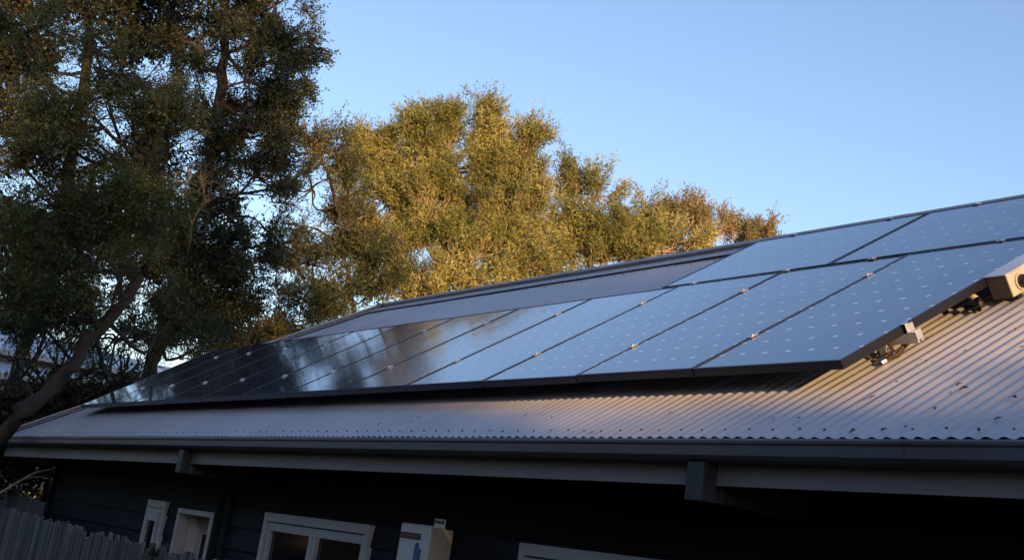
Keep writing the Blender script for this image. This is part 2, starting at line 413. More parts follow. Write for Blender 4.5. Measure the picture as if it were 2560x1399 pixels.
wl_.v += [(XR-.05, YE+.1, 2.32), (XR-.05, 2*YR-YE-.1, 2.32), (XR-.05, YR, ZR-.05)]; wl_.f.append((len(wl_.v)-3, len(wl_.v)-2, len(wl_.v)-1))
wl_.build('wall', M_wall, house)
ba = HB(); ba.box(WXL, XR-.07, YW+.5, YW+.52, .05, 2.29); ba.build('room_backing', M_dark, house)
cs = HB(); cs.box(WXL-.026, WXL+.05, YW-.045, YW-.024, .05, 2.29); cs.build('corner_stop', M_wall, house)

def ring(m, x0, x1, z0, z1, w, y0, y1, wt=None, wb=None):
    wt = w if wt is None else wt; wb = w if wb is None else wb
    m.box(x0, x0+w, y0, y1, z0, z1); m.box(x1-w, x1, y0, y1, z0, z1)
    m.box(x0+w, x1-w, y0, y1, z1-wt, z1); m.box(x0+w, x1-w, y0, y1, z0, z0+wb)
def window(op, kind):
    x0, x1, z0, z1 = op
    w = HB(); ring(w, x0-.004, x1+.004, z0-.004, z1+.002, .058, YW-.048, YW+.055, wt=.062 if kind != 'deep' else .042)
    fo = w.build('window', M_white, house, bevel=.003)
    def sub(mb, nm, m, **k):
        mb.v = [(a-HL.x, b-HL.y, c-HL.z) for a, b, c in mb.v]; return MB.build(mb, nm, m, fo, **k)
    if kind == 'double':
        xm = (x0+x1)/2+.0; ov = .03
        for a, b, dy in ((x0+.06, xm+.0, .0), (xm+.006, x1-.06, .0)):
            s_ = MB(); ring(s_, a+.003, b-.003, z0+.06, z1-.066, .062, YW-.030+dy, YW+.02+dy, wt=.058); sub(s_, 'sash', M_white, bevel=.003)
            p_ = MB(); p_.box(a+.064, b-.064, YW-.004+dy, YW+.002+dy, z0+.12, z1-.122); sub(p_, 'pane', M_glass)
    elif kind == 'narrow':
        s_ = MB(); ring(s_, x0+.035, x1-.13, z0+.06, z1-.10, .05, YW-.055, YW+.0, wt=.075); s_.box(x0+.035, x1-.06, YW-.049, YW-.0, z1-.10, z1-.064); sub(s_, 'sash', M_white, bevel=.003)
        p_ = MB(); p_.box(x0+.085, x1-.18, YW-.03, YW-.022, z0+.1, z1-.175); sub(p_, 'pane', M_glass)
        q_ = MB(); q_.box(x1-.126, x1-.058, YW-.0, YW+.006, z0+.05, z1-.1); sub(q_, 'screen', M_soffit)
    else:
        # deep reveal: recessed lining with an inner sash
        r_ = MB(); D = .20
        r_.box(x0+.052, x0+.06, YW+.056, YW+D, z0+.05, z1-.04); r_.box(x1-.06, x1-.052, YW+.056, YW+D, z0+.05, z1-.04)
        r_.box(x0+.052, x1-.052, YW+.056, YW+D, z1-.050, z1-.042); r_.box(x0+.052, x1-.052, YW+.056, YW+D, z0+.042, z0+.05)
        sub(r_, 'reveal', M_reveal)
        s_ = MB(); ring(s_, x0+.062, x1-.062, z0+.052, z1-.052, .09, YW+D-.05, YW+D-.01, wt=.13); sub(s_, 'sash', M_reveal, bevel=.003)
        p_ = MB(); p_.box(x0+.15, x1-.15, YW+D-.032, YW+D-.026, z0+.14, z1-.18); sub(p_, 'pane', M_curtain)
        sl_ = MB(); sl_.box(x0-.02, x1+.02, YW-.07, YW-.05, z0-.02, z0+.03); sub(sl_, 'sill', M_white)
    return fo
window(OP[0], 'narrow'); window(OP[1], 'deep'); window(OP[2], 'double'); window(OP[3], 'double')
dp = HB(); dp.tube([(-7.34, YW-.072, .1), (-7.34, YW-.072, 1.96), (-7.34, YW-.05, 1.99)], .038, 10); dp.build('downpipe', M_wall, house, smooth=True)

# ------------------------------------------------------------ instant water heater on the wall
hx0, hx1, hz0, hz1 = -3.806, -3.425, 1.22, 1.878; hyf, hyb = .012, YW-.022
wh = empty('water_heater', (hx0, hyb, hz0)); HO = Vector((hx0, hyb, hz0))
tag(wh, 'white box-shaped gas water heater on dark wall right of the double window', 'water heater')
class WB(MB):
    def build(s, name, mat, parent=None, **k):
        s.v = [(a-HO.x, b-HO.y, c-HO.z) for a, b, c in s.v]; return MB.build(s, name, mat, parent, **k)
b = WB(); b.box(hx0+.006, hx1-.004, hyf+.02, hyb, hz0, hz1-.008); b.build('casing', M_heater_side, wh, bevel=.006)
b = WB(); b.box(hx0, hx1, hyf, hyf+.028, hz0-.004, hz1); b.build('front_cover', M_heater, wh, bevel=.012)
b = WB()
for k in range(1): b.box(hx0+.018, hx1-.100, hyf-.004, hyf-.001, hz1-.088, hz1-.052)
b.build('exhaust_vent', M_black, wh, bevel=.0018)
b = WB(); b.box(hx0+.03, hx1-.112, hyf-.006, hyf-.0042, hz1-.080, hz1-.060)
b.build('vent_louvre', M_boxdark, wh)
b = WB()
sx0, sz1 = hx1-.185, hz1-.115
b.box(sx0+.03, sx0+.10, hyf-.003, hyf-.0005, sz1-.085, sz1-.02)
for k, (a, c) in enumerate(((.02, .11), (.03, .055), (.075, .10))): b.box(sx0+a, sx0+c, hyf-.003, hyf-.0005, sz1-.10-.028*k-.012, sz1-.10-.028*k+.008)
for k in range(5): b.hexa([(sx0+.03+.012*k, hyf-.0035, sz1-.02), (sx0+.036+.012*k, hyf-.0035, sz1-.02), (sx0+.036+.012*k, hyf-.001, sz1-.02), (sx0+.03+.012*k, hyf-.001, sz1-.02), (sx0+.045+.008*k, hyf-.0035, sz1+.01), (sx0+.048+.008*k, hyf-.0035, sz1+.01), (sx0+.048+.008*k, hyf-.001, sz1+.01), (sx0+.045+.008*k, hyf-.001, sz1+.01)])
b.box(sx0+.10, sx0+.118, hyf-.003, hyf-.0005, sz1-.24, sz1-.02)
b.build('sticker', M_blue, wh)
b = WB(); b.box(sx0+.022, sx0+.095, hyf-.0022, hyf-.0004, sz1-.24, sz1-.10); b.build('sticker', M_lilac, wh)
b = WB(); b.box(hx0+.14, hx0+.28, hyb-.016, hyb-.008, hz1-.02, hz1+.05)
b.build('wall_bracket', M_alu, wh, bevel=.003)
b = WB()
b.v = []
for q in (.165, .21, .255):
    b = WB(); b.tube([(hx0+q, hyb-.017, hz1+.03), (hx0+q, hyb-.022, hz1+.03)], .009, 8); b.build('bracket_bolt', M_black, wh)

# ------------------------------------------------------------ solar panels
def seam(k): return 1.012*k if k <= 6 else 1.012*6+1.0*(k-6)
def make_panel(s0, s1, t0, t1, landscape=False, clamps=True):
    c = Vector(rp((s0+s1)/2, (t0+t1)/2, 0)); root = empty('solar_panel', c)
    w, hgt = s1-s0, t1-t0
    def P(a, b_, h):                                          # a: toward +X from centre, b: up slope
        return (a, b_*CT-h*ST, b_*ST+h*CT)
    fr = MB(); fw_ = .011
    def bx(a0, a1, b0, b1, h0, h1): fr.box(a0, a1, b0, b1, h0, h1, fn=P)
    W2, H2 = w/2, hgt/2
    bx(-W2, W2, -H2, -H2+fw_, -.040, 0); bx(-W2, W2, H2-fw_, H2, -.040, 0)
    bx(-W2, -W2+fw_, -H2+fw_, H2-fw_, -.040, 0); bx(W2-fw_, W2, -H2+fw_, H2-fw_, -.040, 0)
    fr.build('frame', M_frame, root)
    gl = MB(); gl.box(-W2+fw_, W2-fw_, -H2+fw_, H2-fw_, -.034, -.0025, fn=P)
    go_ = gl.build('glass', M_panel, root)
    uv = go_.data.uv_layers.new(name='UVMap')
    ox = .158*3 if not landscape else .158*5; oy = .158*5 if not landscape else .158*3
    for li, l in enumerate(go_.data.loops):
        v = go_.data.vertices[l.vertex_index].co
        bb = v.y*CT+v.z*ST
        uv.data[li].uv = (v.x+ox+1.58, bb+oy+1.58)
    if clamps:
        for ct in clamps:
            m = MB(); a = -W2-.006; bb = ct-(t0+t1)/2
            m.box(a-.020, a+.020, bb-.024, bb+.024, .0004, .0042, fn=P); m.box(a-.004, a+.004, bb-.024, bb+.024, -.05, .0004, fn=P)
            m.box(a-.006, a+.006, bb-.006, bb+.006, .0042, .010, fn=P)
            m.build('clamp', M_alu, root, bevel=.0008)
    return root
C1T, C2T = .4126, 1.2727
where = {0: 'rightmost solar panel of the lower row, beside the isolator box',
         11: 'leftmost solar panel of the lower row, overhanging the hip of the roof'}
ords = ['', 'second', 'third', 'fourth', 'fifth', 'sixth']
for k in range(12):
    tw = random.Random(k)
    p = make_panel(seam(k)+(.0 if k == 0 else .006), seam(k+1)-.006, 0, 1.598, clamps=(C1T, C2T) if k < 11 else None)
    if k in where: lab = where[k]
    elif k < 6: lab = f'{ords[k]} black solar panel from the right in the lower row of upright panels'
    else: lab = f'{ords[11-k]} black solar panel from the left in the lower row of upright panels'
    p.rotation_euler = (R(tw.uniform(-.12, .12)), R(tw.uniform(-.12, .12)), 0)
    tag(p, lab, 'solar panel', 'solar panels on the front roof slope')
U0 = 3.2566; UT0 = 1.598+.028
for k, lab in enumerate(('left sideways-laid solar panel of the upper row below the ridge', 'right sideways-laid solar panel of the upper row, cut by the photo edge')):
    s1 = U0-k*1.61; s0 = s1-1.5906
    p = make_panel(s0, s1, UT0, UT0+.925, True, None); tag(p, lab, 'solar panel', 'solar panels on the front roof slope')
    for q, ct in ((s0+.33, UT0-.014), (s1-.36, UT0-.014), (s0+.33, UT0+.925+.008), (s1-.36, UT0+.925+.008)):
        m = MB(); c = p.location
        def P2(a, b_, h): v = Vector(rp(-a, b_, h))-c; return tuple(v)
        m.box(-q-.022, -q+.022, ct-.019, ct+.019, .0004, .0042, fn=P2); m.box(-q-.022, -q+.022, ct-.004, ct+.004, -.04, .0004, fn=P2)
        m.box(-q-.006, -q+.006, ct-.006, ct+.006, .0042, .010, fn=P2)
        m.build('clamp', M_alu, p)
def RB(fn_origin):
    def f(a, b_, h): v = Vector(rp(-a, b_, h))-fn_origin; return tuple(v)
    return f
# rails and feet
for ct, lab, s_end in ((C1T, 'lower aluminium mounting rail poking out past the rightmost solar panel', -.058), (C2T, 'upper aluminium mounting rail under the lower row of panels', -.01)):
    o0 = Vector(rp(s_end, ct, -.06)); root = empty('mounting_rail', o0); fn = RB(o0)
    tag(root, lab, 'rail', 'mounting rails under the panels')
    m = MB(); L_ = -11.95
    m.box(L_, -s_end, ct-.018, ct+.018, -.060, -.0415, fn=fn); m.box(L_, -s_end, ct-.018, ct-.006, -.085, -.060, fn=fn); m.box(L_, -s_end, ct+.006, ct+.018, -.085, -.060, fn=fn)
    m.build('rail', M_alu, root)
    for s in ([.16] if ct < 1 else [.14])+[1.6+1.4*i for i in range(7)]:
        m = MB(); m.box(-s-.022, -s+.022, ct-.024, ct-.0185, -.125, -.062, fn=fn); m.box(-s-.022, -s+.022, ct-.075, ct-.024, -.1285, -.1235, fn=fn); m.build('foot', M_alu, root)
# end clamp bracket on the visible rail end
o0 = Vector(rp(-.02, C1T, -.04)); root = empty('end_bracket', o0); fn = RB(o0)
tag(root, 'pale stepped metal end bracket bolted at right edge of the rightmost panel', 'bracket')
m = MB()
m.box(-.012, .026, C1T-.022, C1T+.022, .0004, .004, fn=fn); m.box(.022, .026, C1T-.024, C1T+.024, -.036, .0004, fn=fn)
m.box(.0265, .060, C1T-.018, C1T+.018, -.040, -.0365, fn=fn); m.box(.0602, .0635, C1T-.019, C1T+.019, -.072, -.030, fn=fn)
m.build('bracket_plate', M_alu, root, bevel=.001)
m = MB(); m.tube([rp(-.04, C1T, .004), rp(-.04, C1T, .012)], .008, 8); m.v = [tuple(Vector(v)-o0) for v in m.v]; m.build('bolt', M_black, root)
# loose cable clip and debris near the bracket
o0 = Vector(rp(.07, .36, HR)); root = empty('cable_clip', o0); fn = RB(o0)
tag(root, 'small dark bent cable clip with a bright tip on the roof near the panel corner', 'cable clip')
m = MB(); pts = [rp(.02, .50, -.06), rp(.03, .44, -.085), rp(.045, .40, HR+.03), rp(.03, .34, HR+.018), rp(.06, .29, HR+.012)]
m.tube(pts, [.008, .010, .012, .012, .008], 6); m.tube([rp(.12, .40, -.06), rp(.08, .37, HR+.03), rp(.10, .33, HR+.012)], .009, 6)
m.v = [tuple(Vector(v)-o0) for v in m.v]; m.build('clip_body', M_debris, root)
m = MB(); m.tube([rp(.058, .292, HR+.014), rp(.066, .272, HR+.012)], .009, 7); m.v = [tuple(Vector(v)-o0) for v in m.v]; m.build('clip_tip', M_alu, root)

# isolator box
o0 = Vector(rp(-.06, 1.05, HR)); iso = empty('isolator_box', o0); fn = RB(o0)
tag(iso, 'cream rooftop isolator box with round black dial against right edge of panels', 'switch box')
a0, a1, tt0, tt1, h0, h1 = .003, .118, .985, 1.42, -.105, .0
m = MB(); m.box(a0+.001, a1-.001, tt0+.004, tt1, h0, h1-.004, fn=fn); m.build('enclosure', M_box, iso, bevel=.004)
for q in (tt0+.05, tt1-.06):
    m = MB(); m.box(a0+.02, a1-.02, q, q+.03, HR+.001, h0-.001, fn=fn); m.build('foot', M_black, iso)
m = MB(); m.box(a0+.002, a1-.003, tt0-.002, tt0+.003, h0, h1-.006, fn=fn); m.build('end_shade_plate', M_boxdark, iso, bevel=.001)  # dark brown puts shade into the colour of the face turned from the sun
m = MB(); m.box(a0-.008, a1+.004, tt0-.006, tt1+.01, h1-.003, h1+.004, fn=fn); m.build('lid', M_lid, iso, bevel=.002)
def disc_tube(c_t, c_h, rad, d0, d1, nm, mt):
    m = MB(); k = 24; b = 0
    for d in (d0, d1):
        for q in range(k):
            a = 2*math.pi*q/k; m.v.append(fn(d, c_t+rad*math.cos(a), c_h+rad*math.sin(a)))
    for q in range(k): m.f.append((q, (q+1) % k, k+(q+1) % k, k+q))
    m.f.append(tuple(range(k, 2*k))); m.f.append(tuple(range(k))[::-1])
    return m.build(nm, mt, iso, bevel=.001)
disc_tube(1.062, -.056, .038, a1-.002, a1+.010, 'dial_collar', M_box)
dl = disc_tube(1.062, -.056, .030, a1+.010, a1+.020, 'dial', M_black)
m = MB(); m.box(a1+.0205, a1+.036, 1.040, 1.084, -.062, -.050, fn=fn); hnd = m.build('dial_handle', M_black, iso, bevel=.002)
# conduit stub
o0 = Vector(rp(.1, 1.0, HR)); cd = empty('conduit', o0)
tag(cd, 'short cream conduit elbow coming out from under the rightmost solar panel', 'conduit')
m = MB(); m.tube([rp(.16, .985, -.062), rp(.10, .965, -.070), rp(.04, .935, -.086)], .015, 12); m.v = [tuple(Vector(v)-o0) for v in m.v]; m.build('conduit_pipe', M_box, cd, smooth=True)
m = MB(); m.tube([rp(.04, .935, -.086), rp(.01, .91, -.102), rp(.02, .90, HR+.016), rp(.12, .93, HR+.016)], [.019, .018, .014, .012], 10); m.v = [tuple(Vector(v)-o0) for v in m.v]; m.build('cable', M_black, cd, smooth=True)

# ------------------------------------------------------------ dead leaves on the roof
def leafmesh(nm, L_, w_, curl):
    m = MB(); q = []
    for i, (u, ww) in enumerate(((0, .05), (.2, .7), (.5, 1), (.78, .7), (1, .03))):
        z_ = curl*math.sin(u*3.1)
        q.append([(L_*(u-.5), -w_*ww/2, z_+curl*.7*ww), (L_*(u-.5), 0, z_*.6), (L_*(u-.5), w_*ww/2, z_+curl*.4*ww)])
    for a in range(4):
        for c in range(2): m.quad(q[a][c], q[a+1][c], q[a+1][c+1], q[a][c+1])
    return m
from_px = [(1515, 1, .0)]
nrm = Vector((0, -ST, CT)); ux = Vector((1, 0, 0)); ut = Vector((0, CT, ST))
def on_roof(px, py):
    P0 = Vector(rp(0, 0, HR)); d = Vector(ray(px, py)); c = Vector(CAM); return c+d*((P0-c).dot(nrm)/d.dot(nrm))
leafpix = [(948, 1062, 1), (1028, 1056, .7), (1049, 1045, .9), (1186, 1040, .5), (1315, 1040, .9), (1382, 1045, .8), (1678, 1034, 1), (1733, 1049, .5),
           (1878, 1018, .8), (1936, 1049, .6), (1998, 1048, 1), (2053, 1000, .6), (2183, 996, 1.2), (2242, 958, .8), (2340, 1024, 1.1), (2400, 965, 1.3), (2497, 1051, 1.2), (2536, 998, 1.5),
           (2134, 1082, 1.3), (2212, 1079, 1.3), (2268, 1069, 1.0), (2448, 1080, 1.0), (1480, 1084, 1.0), (604, 1056, .6), (2316, 905, .9), (2415, 880, .8), (2303, 903, .6), (2556, 872, 1.0)]
lm = [leafmesh('dead_leaf', .030, .013, .003), leafmesh('dead_leaf', .024, .014, .004)]
protos = []
for i, (x_, y_, sc_) in enumerate(leafpix):
    if i < 2: o = lm[i].build('dead_leaf', M_debris); protos.append(o)
    else: o = protos[i % 2].copy(); COL.objects.link(o)
    P_ = on_roof(x_, y_)+nrm*.006
    a = random.uniform(0, 6.28); X_ = ux*math.cos(a)+ut*math.sin(a); Y_ = nrm.cross(X_)
    mm = Matrix.Identity(4)
    for r_i in range(3): mm[r_i][0] = X_[r_i]*sc_; mm[r_i][1] = Y_[r_i]*sc_; mm[r_i][2] = nrm[r_i]*sc_; mm[r_i][3] = P_[r_i]
    o.matrix_world = mm
    k = sorted(q[0] for q in leafpix).index(x_)
    od = 'first second third fourth fifth sixth seventh eighth ninth tenth eleventh twelfth thirteenth fourteenth'.split()
    lab = (od[k]+' small dead leaf from the left on the roof below the panels') if k < 14 else (od[27-k]+' small dead leaf from the right on the roof below the panels')
    tag(o, lab, 'leaf', 'dead leaves scattered on the roof')
o = lm[1].build('dead_leaf', M_debris); P_ = on_roof(2412, 977)+nrm*.008
mm = Matrix.Identity(4); X_ = (ux+ut*.3).normalized(); Y_ = nrm.cross(X_)
for r_i in range(3): mm[r_i][0] = X_[r_i]*1.7; mm[r_i][1] = Y_[r_i]*1.8; mm[r_i][2] = nrm[r_i]*1.7; mm[r_i][3] = P_[r_i]
o.matrix_world = mm; tag(o, 'largest brown dead leaf on the roof, at the right of the picture', 'leaf', 'dead leaves scattered on the roof')

# ------------------------------------------------------------ paling fences
def fence(p0, p1, z0, z1, label, m_, seed, name='paling_fence', wv=.045):
    rnd = random.Random(seed); p0, p1 = Vector((p0[0], p0[1], 0)), Vector((p1[0], p1[1], 0)); L_ = (p1-p0).length; d = (p1-p0)/L_; nn = Vector((-d.y, d.x, 0))
    root = empty(name, p0); tag(root, label, 'fence', 'paling fences below the eave')
    m = MB(); s = 0
    while s < L_:
        w = .095+rnd.uniform(-.006, .006); t = s/L_; top = z0+(z1-z0)*t+rnd.uniform(-wv, wv)*.5-(rnd.random() < .08)*.04
        off = rnd.uniform(-.004, .006); ln = rnd.uniform(-.006, .006)
        A = d*s; B = d*(s+w); cc = rnd.uniform(.008, .02)
        for (q0, q1) in ((A, B),):
            pts = []
            for z_, e in ((0.02, 0), (top, ln)):
                pts += [q0+d*e+nn*off+Vector((0, 0, z_)), q1+d*e+nn*off+Vector((0, 0, z_-(cc if z_ > 1 else 0)*(rnd.random() < .5))), q1+d*e+nn*(off+.014)+Vector((0, 0, z_)), q0+d*e+nn*(off+.014)+Vector((0, 0, z_))]
            m.hexa(pts)
        s += w+rnd.uniform(.001, .008)
    m.build('palings', m_, root)
    for z_ in (.4, 1.25):
        r_ = MB(); a = nn*.022
        r_.hexa([a+Vector((0, 0, z_)), a+d*L_+Vector((0, 0, z_)), a+nn*.04+d*L_+Vector((0, 0, z_)), a+nn*.04+Vector((0, 0, z_)), a+Vector((0, 0, z_+.07)), a+d*L_+Vector((0, 0, z_+.07)), a+nn*.04+d*L_+Vector((0, 0, z_+.07)), a+nn*.04+Vector((0, 0, z_+.07))])
        r_.build('fence_rail', m_, root)
    return root
fence((-12.4, -.58), (3.4, -2.45), 1.552, 1.552, 'weathered grey paling fence in the bottom left corner, near section', M_palings, 3)
fence((-16.3, .22), (-11.15, -.36), 1.715, 1.652, 'short darker stepped paling fence section behind the grey fence at left edge', M_palings2, 8)

# ------------------------------------------------------------ foliage machinery
class Tree:
    def __init__(s, name, seed): s.rng = np.random.default_rng(seed); s.br = MB(); s.P = []; s.name = name; s.leafs = []
    def limb(s, pts, r0_, r1_, n=6, sub=5, jit=.06):
        """smooth tube through control points"""
        pts = [np.array(p, float) for p in pts]; out = []
        ext = [2*pts[0]-pts[1]]+pts+[2*pts[-1]-pts[-2]]
        for i in range(1, len(ext)-2):
            a, b_, c, d = ext[i-1:i+3]
            for k in range(sub):
                t = k/sub; out.append(.5*((2*b_)+(-a+c)*t+(2*a-5*b_+4*c-d)*t*t+(-a+3*b_-3*c+d)*t**3))
        out.append(pts[-1]); L_ = len(out)
        for i in range(1, L_-1): out[i] = out[i]+s.rng.normal(0, jit, 3)*min(1, r0_*6)
        rad = [(r0_+(r1_-r0_)*(i/(L_-1))**.8)*(1+(s.rng.uniform(-.16, .16) if r0_ > .04 else 0)) for i in range(L_)]
        s.br.tube([Vector(o) for o in out], rad, n, cap=False)
        return out
    def leaves_at(s, base, dirs, L_, w_, droop=0):
        s.leafs.append((base, dirs, L_, w_))
    def plume(s, c, axis, r, ntw, nlf, L_, w_, tl=.3, spread=.6, twr=.0035, jit=.3):
        """a spray: twigs that run much the same way, spread along its axis"""
        rg = s.rng; c = np.array(c); axis = axis/np.linalg.norm(axis)
        o = rg.normal(0, 1, (ntw, 3)); o /= np.linalg.norm(o, axis=1)[:, None]; o *= rg.random((ntw, 1))**.5*r*.55
        o = c+o+axis*rg.uniform(-1, 1, (ntw, 1))*r*.9
        d = axis+rg.normal(0, jit, (ntw, 3)); d /= np.linalg.norm(d, axis=1)[:, None]
        tls = tl*rg.uniform(.5, 1.4, ntw); k = (np.arange(nlf)+.5)/nlf
        base = (o[:, None, :]+d[:, None, :]*(tls[:, None]*k[None, :])[:, :, None]).reshape(-1, 3)
        dd = np.repeat(d, nlf, axis=0); rn = rg.normal(0, 1, dd.shape); rn -= (rn*dd).sum(1)[:, None]*dd; rn /= np.linalg.norm(rn, axis=1)[:, None]+1e-9
        ld = dd*(1-spread*.55)+rn*spread; ld /= np.linalg.norm(ld, axis=1)[:, None]
        s.leafs.append((base, ld, L_, w_))
        s.br.tube([Vector(c-axis*r*1.2), Vector(c+axis*r*.2), Vector(c+axis*r*1.2)], [twr*2.4, twr*1.6, twr*.5], 4, cap=False)
        for i in range(0, ntw, 4): s.br.tube([Vector(o[i]-d[i]*tls[i]*.4), Vector(o[i]+d[i]*tls[i])], [twr, twr*.4], 3, cap=False)
    def clump(s, c, r, ntw, nlf, L_, w_, up=.5, tl=.28, twr=.0035, outv=None, spread=.75, twigs=True):
        rg = s.rng; c = np.array(c)
        o = rg.normal(0, 1, (ntw, 3)); o /= np.linalg.norm(o, axis=1)[:, None]
        o = c+o*np.array(r)*(rg.random((ntw, 1))**.5)
        d = (o-c)/(np.linalg.norm(o-c, axis=1)[:, None]+1e-6)*.7+rg.normal(0, .45, (ntw, 3))+np.array([0, 0, up])
        if outv is not None: d += outv
        d /= np.linalg.norm(d, axis=1)[:, None]
        tls = tl*rg.uniform(.6, 1.3, ntw)
        k = (np.arange(nlf)+.5)/nlf
        base = (o[:, None, :]+d[:, None, :]*(tls[:, None]*k[None, :])[:, :, None]).reshape(-1, 3)
        dd = np.repeat(d, nlf, axis=0)
        rn = rg.normal(0, 1, dd.shape); rn -= (rn*dd).sum(1)[:, None]*dd; rn /= np.linalg.norm(rn, axis=1)[:, None]+1e-9
        ld = dd*(1-spread*.55)+rn*spread; ld /= np.linalg.norm(ld, axis=1)[:, None]
        s.leafs.append((base, ld, L_, w_))
        if twigs:
            for i in range(0, ntw, 3): s.br.tube([Vector(o[i]-d[i]*tls[i]*.3), Vector(o[i]+d[i]*tls[i])], [twr, twr*.4], 3, cap=False)
    def finish(s, label, cat, group, m_bark, m_leaf, base):
        root = empty(s.name, tuple(base)); tag(root, label, cat, group); B = Vector(base)
        s.br.v = [(a-B.x, b_-B.y, c-B.z) for a, b_, c in s.br.v]
        s.br.build('trunk', m_bark, root, smooth=True)
        if s.leafs:
            vs = []
            for base_, ld, L_, w_ in s.leafs:
                n_ = len(base_); rg = s.rng
                rn = rg.normal(0, 1, ld.shape); sd_ = np.cross(ld, rn); sd_ /= np.linalg.norm(sd_, axis=1)[:, None]+1e-9
                Ls = L_*rg.uniform(.6, 1.25, (n_, 1)); ws = w_*rg.uniform(.7, 1.2, (n_, 1))
                nrm_ = np.cross(sd_, ld)
                a = base_; tip = base_+ld*Ls+nrm_*Ls*.08; m1 = base_+ld*Ls*.5+sd_*ws*.5; m2 = base_+ld*Ls*.5-sd_*ws*.5
                vs.append(np.stack([a, m1, tip, m2], 1).reshape(-1, 3))
            v = np.concatenate(vs)-np.array(base); nf = len(v)//4
            me = bpy.data.meshes.new('crown'); me.vertices.add(len(v)); me.vertices.foreach_set('co', v.ravel())
            me.loops.add(len(v)); me.loops.foreach_set('vertex_index', np.arange(len(v), dtype=np.int32))
            me.polygons.add(nf); me.polygons.foreach_set('loop_start', np.arange(0, len(v), 4, dtype=np.int32)); me.polygons.foreach_set('loop_total', np.full(nf, 4, dtype=np.int32))
            me.update(calc_edges=True); me.materials.append(m_leaf)
            o = bpy.data.objects.new('crown', me); COL.objects.link(o); o.parent = root
            print(s.name, nf, 'leaves')
        return root
def pxm(dist): return dist/F*1.05                              # metres per photo pixel at a distance
def lump_tree(name, seed, trunk, lumps, label, group, m_bark, m_leaf, leaf=(.07, .018), dens=1.0, up=.5, tl=.28, r0_=.16, nlf=9, clr=.30, gaps=0, spread=.75, cat='tree', depthk=.8, per=None, minor_r=.012, voidp=.3, voidc=.62, plume=None, outk=.9, jit=.3):
    """trunk: list of (px,py,dist); lumps: (px,py,rx_px,ry_px,dist[,density])"""
    T = Tree(name, seed); rg = T.rng
    base = at(*trunk[0]); base = np.array([base[0], base[1], 0.])
    tp = [base]+[at(*q) for q in trunk]
    if tp[1][2] < .5: tp = tp[1:]; tp[0][2] = 0
    spine = T.limb(tp, r0_, r0_*.45, 9, 6, .05)
    view = -fw; right = cr; upv = np.array([0, 0, 1.])
    if gaps >= 0:
        ex = []
        for lp in lumps:
            for _ in range(5):
                a = rg.uniform(0, 6.283); f = rg.uniform(.28, .45); q = rg.uniform(.75, 1.0)
                ex.append((lp[0]+lp[2]*q*math.cos(a), lp[1]+lp[3]*q*math.sin(a), lp[2]*f, lp[3]*f, lp[4]+rg.uniform(-.5, .3), (lp[5] if len(lp) > 5 else 1)*.9, at(lp[0], lp[1], lp[4])))
        lumps = list(lumps)+ex
    void = {}
    for lp in lumps:
        px, py, rx, ry, dist = lp[:5]; dn = lp[5] if len(lp) > 5 else 1.0
        c = at(px, py, dist); k = pxm(dist); R3 = (rx*k, ry*k, rx*k*depthk)
        # limb from the spine point below the lump
        cand = [p for p in spine if p[2] < c[2]-.2] or [spine[0]]
        st_ = min(cand, key=lambda p: np.linalg.norm(p-c)+(.6*abs(c[2]-p[2]) if True else 0))
        mid = (st_+c)/2+np.array([0, 0, -.18*np.linalg.norm(c-st_)])+rg.normal(0, .12, 3)
        if len(lp) > 6: st_ = lp[6]; mid = (st_+c)/2+rg.normal(0, .06, 3)
        limb = T.limb([st_, mid, c], r0_*.26 if len(lp) < 7 else .02, .016 if len(lp) < 7 else .008, 6, 5, .04)
        vol = R3[0]*R3[1]*4; n_c = max(3, int(dens*dn*vol/(clr*clr)*1.9))
        q = rg.normal(0, 1, (n_c, 3)); q /= np.linalg.norm(q, axis=1)[:, None]; q *= rg.random((n_c, 1))**.42
        ng = max(2, n_c//6); hub = q[:ng]; q = np.where(rg.random((n_c, 1)) < .7, hub[rg.integers(0, ng, n_c)]*1.0+rg.normal(0, .13, (n_c, 3)), q)
        for i in range(n_c):
            cc = c+right*q[i, 0]*R3[0]+upv*q[i, 1]*R3[1]+view*q[i, 2]*R3[2]
            key = tuple(np.floor(cc/voidc).astype(int))
            if key not in void: void[key] = rg.random()
            if void[key] < voidp: continue
            if i % 2 == 0:
                st2 = limb[rg.integers(len(limb)//2, len(limb))]
                m2 = (st2+cc)/2+rg.normal(0, .05, 3)+np.array([0, 0, -.05])
                T.limb([st2, m2, cc], minor_r, .004, 4, 2, .01)
            if plume is not None:
                ax = (cc-c)/(np.linalg.norm(cc-c)+.01)*outk+np.array([0, 0, plume])+rg.normal(0, .35, 3)
                T.plume(cc, ax, clr*rg.uniform(.6, 1.25), int((per or 20)*rg.uniform(.6, 1.3)), nlf, leaf[0]*rg.uniform(.8, 1.2), leaf[1]*rg.uniform(.8, 1.2), tl=tl, spread=spread, jit=jit)
                continue
            T.clump(cc, np.array([1, 1, .8])*clr*rg.uniform(.6, 1.15), int((per or 20)*rg.uniform(.7, 1.3)), nlf, leaf[0], leaf[1], up=up, tl=tl, spread=spread)
    return T.finish(label, cat, group, m_bark, m_leaf, base), T
